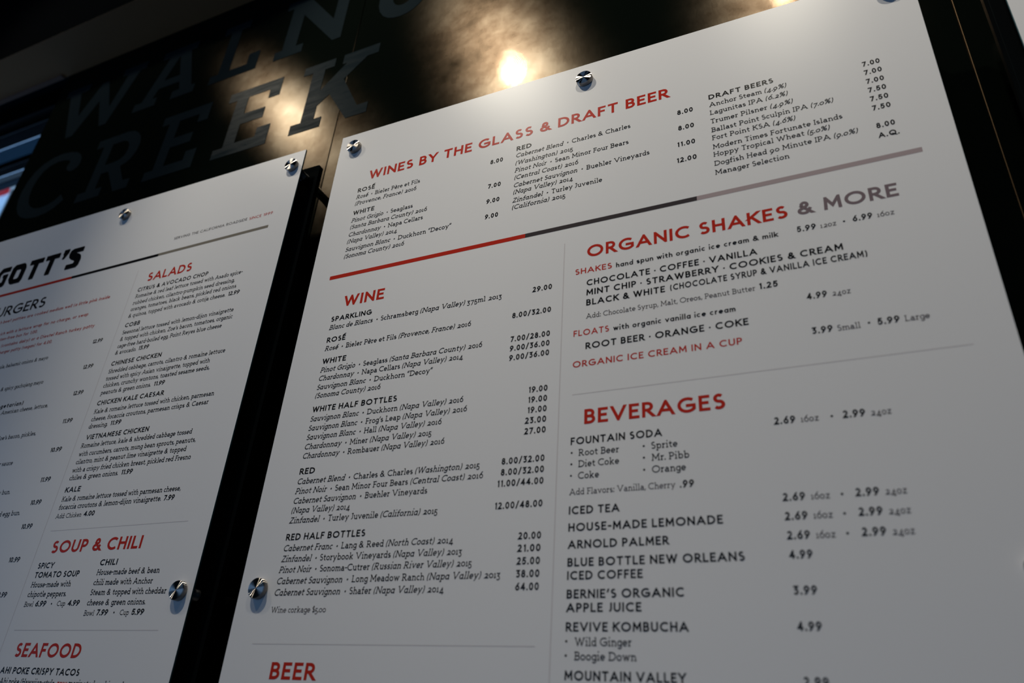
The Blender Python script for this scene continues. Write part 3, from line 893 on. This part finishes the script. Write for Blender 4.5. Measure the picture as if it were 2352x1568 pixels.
# ------------------------------------------------------------------ big slab letters on the steel
LETTERS = [
 ('W', [[(-2481,2091),(-2357,2091),(-2357,2055),(-2397,2055),(-2351,1921),(-2287,2062),(-2254,2062),(-2187,1909),(-2153,2055),(-2184,2055),(-2184,2091),(-2065,2091),(-2065,2055),(-2093,2055),(-2166,1820),(-2200,1820),(-2260,1963),(-2334,1820),(-2369,1820),(-2456,2055),(-2481,2055)]]),
 ('A', [[(-1985,2091),(-1824,2091),(-1824,2055),(-1850,2055),(-1784,1861),(-1766,1861),(-1766,1824),(-1868,1824),(-1868,1861),(-1838,1861),(-1852,1902),(-1946,1902),(-1959,1861),(-1937,1861),(-1937,1824),(-2042,1824),(-2042,1861),(-2010,1861),(-1948,2055),(-1985,2055)],[(-1934,1938),(-1863,1938),(-1898,2046)]]),
 ('L', [[(-1702,2091),(-1592,2091),(-1592,2055),(-1624,2055),(-1624,1861),(-1552,1861),(-1552,1907),(-1507,1907),(-1507,1824),(-1702,1824),(-1702,1861),(-1670,1861),(-1670,2055),(-1702,2055)]]),
 ('N', [[(-1437,2091),(-1356,2091),(-1229,1926),(-1229,2055),(-1257,2055),(-1257,2091),(-1158,2091),(-1158,2055),(-1184,2055),(-1184,1824),(-1214,1824),(-1357,2004),(-1357,1861),(-1328,1861),(-1328,1824),(-1437,1824),(-1437,1861),(-1410,1861),(-1410,2055),(-1437,2055)]]),
 ('U', [[(-1092,2091),(-988,2091),(-988,2055),(-1016,2055),(-1016,1930),(-1015,1912),(-1011,1896),(-1003,1882),(-992,1873),(-977,1869),(-962,1873),(-951,1882),(-943,1896),(-939,1912),(-938,1930),(-938,2055),(-966,2055),(-966,2091),(-862,2091),(-862,2055),(-890,2055),(-890,1930),(-892,1900),(-900,1873),(-915,1848),(-934,1832),(-954,1823),(-977,1820),(-1000,1823),(-1020,1832),(-1039,1848),(-1054,1873),(-1062,1900),(-1064,1930),(-1064,2055),(-1092,2055)]]),
 ('C', [[(-2262,1637),(-2248,1632),(-2232,1632),(-2218,1640),(-2211,1655),(-2213,1676),(-2225,1697),(-2249,1716),(-2291,1731),(-2338,1737),(-2385,1732),(-2425,1716),(-2455,1690),(-2474,1654),(-2481,1610),(-2478,1568),(-2464,1531),(-2441,1500),(-2412,1478),(-2376,1464),(-2330,1457),(-2283,1461),(-2247,1474),(-2214,1499),(-2241,1530),(-2262,1510),(-2292,1499),(-2326,1496),(-2358,1502),(-2386,1517),(-2408,1541),(-2421,1574),(-2426,1612),(-2419,1648),(-2403,1677),(-2376,1695),(-2340,1702),(-2305,1698),(-2281,1690),(-2270,1679),(-2278,1666),(-2276,1649)]]),
 ('R', [[(-2149,1731),(-2012,1731),(-1984,1725),(-1958,1708),(-1939,1684),(-1930,1655),(-1932,1624),(-1944,1597),(-1962,1581),(-1985,1572),(-1944,1502),(-1912,1502),(-1912,1465),(-1973,1465),(-2036,1565),(-2068,1565),(-2068,1502),(-2036,1502),(-2036,1465),(-2149,1465),(-2149,1502),(-2113,1502),(-2113,1695),(-2149,1695)],[(-2068,1692),(-2018,1692),(-1997,1683),(-1984,1665),(-1980,1643),(-1986,1620),(-2003,1606),(-2028,1602),(-2068,1602)]]),
 ('E', [[(-1849,1731),(-1646,1731),(-1646,1659),(-1688,1659),(-1688,1694),(-1771,1694),(-1771,1621),(-1690,1621),(-1690,1581),(-1773,1581),(-1773,1506),(-1693,1506),(-1693,1541),(-1648,1541),(-1648,1465),(-1849,1465),(-1849,1502),(-1816,1502),(-1816,1694),(-1849,1694)]]),
 ('E', [[(-1571,1731),(-1367,1731),(-1367,1658),(-1408,1658),(-1408,1694),(-1491,1694),(-1491,1624),(-1409,1624),(-1409,1582),(-1493,1582),(-1493,1508),(-1417,1508),(-1417,1543),(-1368,1543),(-1368,1465),(-1572,1465),(-1572,1502),(-1536,1502),(-1536,1694),(-1571,1694)]]),
 ('K', [[(-1287,1731),(-1177,1731),(-1177,1698),(-1209,1698),(-1209,1612),(-1133,1694),(-1148,1694),(-1148,1731),(-1027,1731),(-1027,1694),(-1063,1694),(-1131,1628),(-1063,1502),(-1027,1502),(-1027,1465),(-1094,1465),(-1171,1584),(-1207,1552),(-1207,1502),(-1180,1502),(-1180,1465),(-1286,1465),(-1286,1502),(-1252,1502),(-1252,1698),(-1287,1698)]]),
]
def flat_poly(name, loops, y, thick, m_, parent, fx=lambda p: (p[0] / 1000, p[1] / 1000)):
    """extruded outline (holes allowed), front face at y"""
    lp = [[fx(p) for p in l_] for l_ in loops]
    tri = tessellate_polygon([[Vector((p[0], p[1], 0)) for p in l_] for l_ in lp])
    flat = [p for l_ in lp for p in l_]; n = len(flat)
    org = parent.location
    vs = [P(p[0], y, p[1]) - org for p in flat] + [P(p[0], y, p[1]) + Vector((0, thick, 0)) - org for p in flat]
    fs = []
    for t in tri:
        a = sum(flat[t[i]][0] * flat[t[(i + 1) % 3]][1] - flat[t[(i + 1) % 3]][0] * flat[t[i]][1] for i in range(3))
        t = tuple(t) if a > 0 else tuple(t[::-1])
        fs.append(t); fs.append(tuple(i + n for i in t[::-1]))
    b = 0
    for l_ in lp:
        k = len(l_)
        for i in range(k):
            j = (i + 1) % k; fs.append((b + i, b + j, b + j + n, b + i + n))
        b += k
    o = obj(name, vs, fs, m_, parent)
    bm = bmesh.new(); bm.from_mesh(o.data); bmesh.ops.recalc_face_normals(bm, faces=bm.faces[:]); bm.to_mesh(o.data); bm.free()
    return o
sign = empty('wall_lettering', P(-1.75, WALL, 1.77), 'large slab letters reading WALNUT CREEK on the dark steel wall', 'sign')
for k, (ch, loops) in enumerate(LETTERS):
    flat_poly('letter', loops, WALL - .0009, .0007, M_LETTER_WORN if k >= 8 else M_LETTER, sign)

# ------------------------------------------------------------------ menu boards
W, TOP, BOT = 1.1775, 1.2300, -.797
THICK = .0040
def cyl(bm, r, y0, y1, cx, cz, seg=40, bevel=0.0):
    vs0 = [bm.verts.new((cx + r * math.cos(2 * math.pi * k / seg), y0, cz + r * math.sin(2 * math.pi * k / seg))) for k in range(seg)]

CAP_R, CAP_T = .0166, .0098
def disc_profile(prof, seg=48):
    """lathe about local z from (radius, z) pairs; returns verts, faces, smooth flags"""
    vs, fs = [], []
    for (r, z) in prof:
        for k in range(seg):
            a = 2 * math.pi * k / seg; vs.append((r * math.cos(a), r * math.sin(a), z))
    for i in range(len(prof) - 1):
        for k in range(seg):
            a, b = i * seg + k, i * seg + (k + 1) % seg
            fs.append((a, b, b + seg, a + seg))
    fs.append(tuple(range(seg))[::-1]); fs.append(tuple(range((len(prof) - 1) * seg, len(prof) * seg)))
    return vs, fs
_r, _t = CAP_R * S, CAP_T * S
CAPV, CAPF = disc_profile([(_r - .0006, 0.0), (_r, .0006), (_r, _t - .0010), (_r - .0004, _t - .0003), (_r - .0012, _t)])
BARV, BARF = disc_profile([(.0095, .0005), (.0095, WALL * S - THICK * S)], 32)
cap_me = bar_me = None
def standoff(board, x, z):
    global cap_me, bar_me
    if cap_me is None:
        o = obj('standoff', CAPV, CAPF, M_CAP, board); cap_me = o.data
        for p_ in cap_me.polygons: p_.use_smooth = len(p_.vertices) == 4
        b = obj('barrel', BARV, BARF, M_BARREL, o); bar_me = b.data
        for p_ in bar_me.polygons: p_.use_smooth = len(p_.vertices) == 4
    else:
        o = bpy.data.objects.new('standoff', cap_me); C.objects.link(o); o.parent = board
        b = bpy.data.objects.new('barrel', bar_me); C.objects.link(b); b.parent = o
    o['label'] = 'round brushed steel standoff cap'
    o.rotation_euler = (math.pi / 2, 0, 0)          # local z towards the room
    o.location = P(x, 0, z) - board.location
    b.location = (0, 0, -WALL * S)
    return o

def rounded_panel(name, x0, x1, y0, y1, z0, z1, r, m_, parent):
    pts = []
    for cx, cz, a0 in ((x1 - r, z1 - r, 0), (x0 + r, z1 - r, 90), (x0 + r, z0 + r, 180), (x1 - r, z0 + r, 270)):
        for k in range(7):
            a = math.radians(a0 + 15 * k); pts.append((cx + r * math.cos(a), cz + r * math.sin(a)))
    return flat_poly(name, [pts], y0, (y1 - y0) * S, m_, parent, fx=lambda p: p)

def quad_print(name, x0, x1, z0, z1, m_, board, lab=None, y=-0.00012):
    a, b = P(x0, 0, z0) - board.location, P(x1, 0, z1) - board.location
    yy = y - board.location.y
    o = obj(name, [(a.x, yy, a.z), (b.x, yy, a.z), (b.x, yy, b.z), (a.x, yy, b.z)], [(0, 1, 2, 3)], m_, board)
    if lab: o['label'] = lab
    return o

def make_board(x0, label, panel):
    x1 = x0 + W
    b = empty('menu_board', P((x0 + x1) / 2, THICK, (TOP + BOT) / 2), label, 'menu board', group='white menu boards')
    bm = bmesh.new(); bmesh.ops.create_cube(bm, size=1)
    for v in bm.verts: v.co = Vector((v.co.x * W * S, (v.co.y * THICK - THICK / 2) * S, v.co.z * (TOP - BOT) * S))
    bmesh.ops.bevel(bm, geom=bm.edges[:], offset=.0003, segments=1, affect='EDGES')
    sheet = from_bm('board_sheet', bm, None, b, [M_BOARD, M_EDGE])
    for p_ in sheet.data.polygons: p_.material_index = 0 if p_.normal.y < -.9 else 1
    if panel:
        p = rounded_panel('tv_screen', panel[0], panel[1], .038, .050, BOT + .02, 1.2099, .006, M_TV, b)  # wall TV behind the board, grouped as a part of it
        box('tv_mount', panel[0] + .16, panel[1] - .16, .0502, WALL - .0006, BOT + .3, .95, M_TV, b, .002, origin=b.location)
        p['label'] = 'glossy black TV screen with rounded corners'
    return b

def caps(b, xs, zs):
    for x in xs:
        for z in zs: standoff(b, x, z)
ZS = (1.1856, .2163, -.7530)
side = make_board(-2.2430, 'left white menu board with salads, soup and burgers under slab letters', (-2.2606, -1.0479))
caps(side, (-2.195,), ZS); caps(side, (-1.6440,), (ZS[0], ZS[2])); caps(side, (-1.0946,), ZS)
main = make_board(-.9600, 'largest white menu board in the middle listing wines, shakes and beverages', (-.9776, .2240))
caps(main, (-.9175,), ZS); caps(main, (-.3677,), (ZS[0], ZS[2])); caps(main, (.1752,), ZS)
right_b = make_board(.3320, 'white menu board cut off at the top right corner, beyond the seam', (.3143, 1.527))
caps(right_b, (.3745,), ZS); caps(right_b, (.9208,), (ZS[0], ZS[2])); caps(right_b, (1.466,), ZS)

# coloured stripes and thin rules
quad_print('stripe', -.9100, -.4763, .8247, .8338, M_RED, main, 'red stripe')
quad_print('stripe', -.4763, -.1660, .8247, .8338, M_CHAR, main, 'charcoal stripe')
quad_print('stripe', -.1660, .1678, .8247, .8338, M_GREY, main, 'grey stripe')
quad_print('rule_line', -.3994, -.3978, -.70, .7929, M_RULE, main, y=-.0001)
quad_print('rule_line', -.9085, -.4214, .1312, .1325, M_RULE, main, y=-.0001)
quad_print('rule_line', -.3770, .1670, .4974, .4987, M_RULE, main, y=-.0001)
quad_print('stripe', -2.19, -1.7702, 1.0123, 1.0204, M_RED, side, 'red stripe')
quad_print('stripe', -1.7702, -1.4615, 1.0123, 1.0204, M_BLACK, side, 'black stripe')
quad_print('stripe', -1.4615, -1.1217, 1.0130, 1.0208, M_DGREY, side, 'dark grey stripe')
quad_print('rule_line', -1.5153, -1.5141, -.70, .983, M_RULE, side, y=-.0001)
quad_print('rule_line', -1.4939, -1.1206, .3409, .3421, M_RULE, side, y=-.0001)
quad_print('rule_line', -1.4962, -1.1211, .1514, .1528, M_RULE, side, y=-.0001)

# heavy square logo lettering, with its grey drop line
LOGO = [
 [[(-21140,10980),(-21140,10750),(-21060,10620),(-20950,10515),(-20700,10515),(-20640,10560),(-20640,10925),(-20860,10925),(-20860,10830),(-20800,10830),(-20800,10665),(-20900,10665),(-20970,10740),(-20970,10960),(-20900,11020),(-20620,11020),(-20620,11170),(-21000,11170)]],
 [[(-20440,11170),(-20080,11170),(-19985,11110),(-19925,10990),(-19925,10620),(-19975,10515),(-20330,10515),(-20440,10570),(-20530,10700),(-20530,11080)],[(-20320,10990),(-20160,10990),(-20120,10930),(-20120,10700),(-20160,10665),(-20290,10665),(-20330,10720)]],
 [[(-19800,11170),(-19250,11170),(-19250,11022),(-19425,11022),(-19425,10515),(-19610,10515),(-19610,11022),(-19800,11022)]],
 [[(-19150,11170),(-18600,11170),(-18600,11022),(-18780,11022),(-18780,10515),(-18965,10515),(-18965,11022),(-19150,11022)]],
 [[(-18470,11215),(-18260,11215),(-18260,11100),(-18380,10915),(-18460,10915),(-18430,11030),(-18470,11060)]],
 [[(-17680,11170),(-17680,11028),(-17920,11024),(-17930,11000),(-17790,10954),(-17700,10890),(-17655,10780),(-17670,10590),(-17735,10515),(-18165,10515),(-18165,10660),(-17910,10660),(-17885,10695),(-17905,10760),(-18064,10829),(-18170,10910),(-18205,11010),(-18175,11130),(-18083,11170)]],
]
for loops in LOGO:
    for nm, dx, dz, m_, yy in (('logo_shade', 22, -30, M_LOGO, .00009), ('logo_letter', 0, 0, M_BLACK, .00016)):
        lp = [[((p[0] + dx) / 1e4, (p[1] + dz) / 1e4) for p in l_] for l_ in loops]
        tri = tessellate_polygon([[Vector((p[0], p[1], 0)) for p in l_] for l_ in lp])
        flat = [p for l_ in lp for p in l_]
        fs = []
        for t in tri:
            a = sum(flat[t[i]][0] * flat[t[(i + 1) % 3]][1] - flat[t[(i + 1) % 3]][0] * flat[t[i]][1] for i in range(3))
            fs.append(tuple(t) if a > 0 else tuple(t[::-1]))
        obj(nm, [P(p[0], -yy / S, p[1]) - side.location for p in flat], fs, m_, side)

# the printed lines: style | left | right | baseline (1e-4 units) | text | text continuing off to the left
for board, table in ((main, MAIN), (side, SIDE)):
    for row in table.strip().splitlines():
        r = row.split('|')
        text_mesh(r[0], int(r[1]) / 1e4, int(r[2]) / 1e4, int(r[3]) / 1e4, r[4], r[5] if len(r) > 5 else '', board)
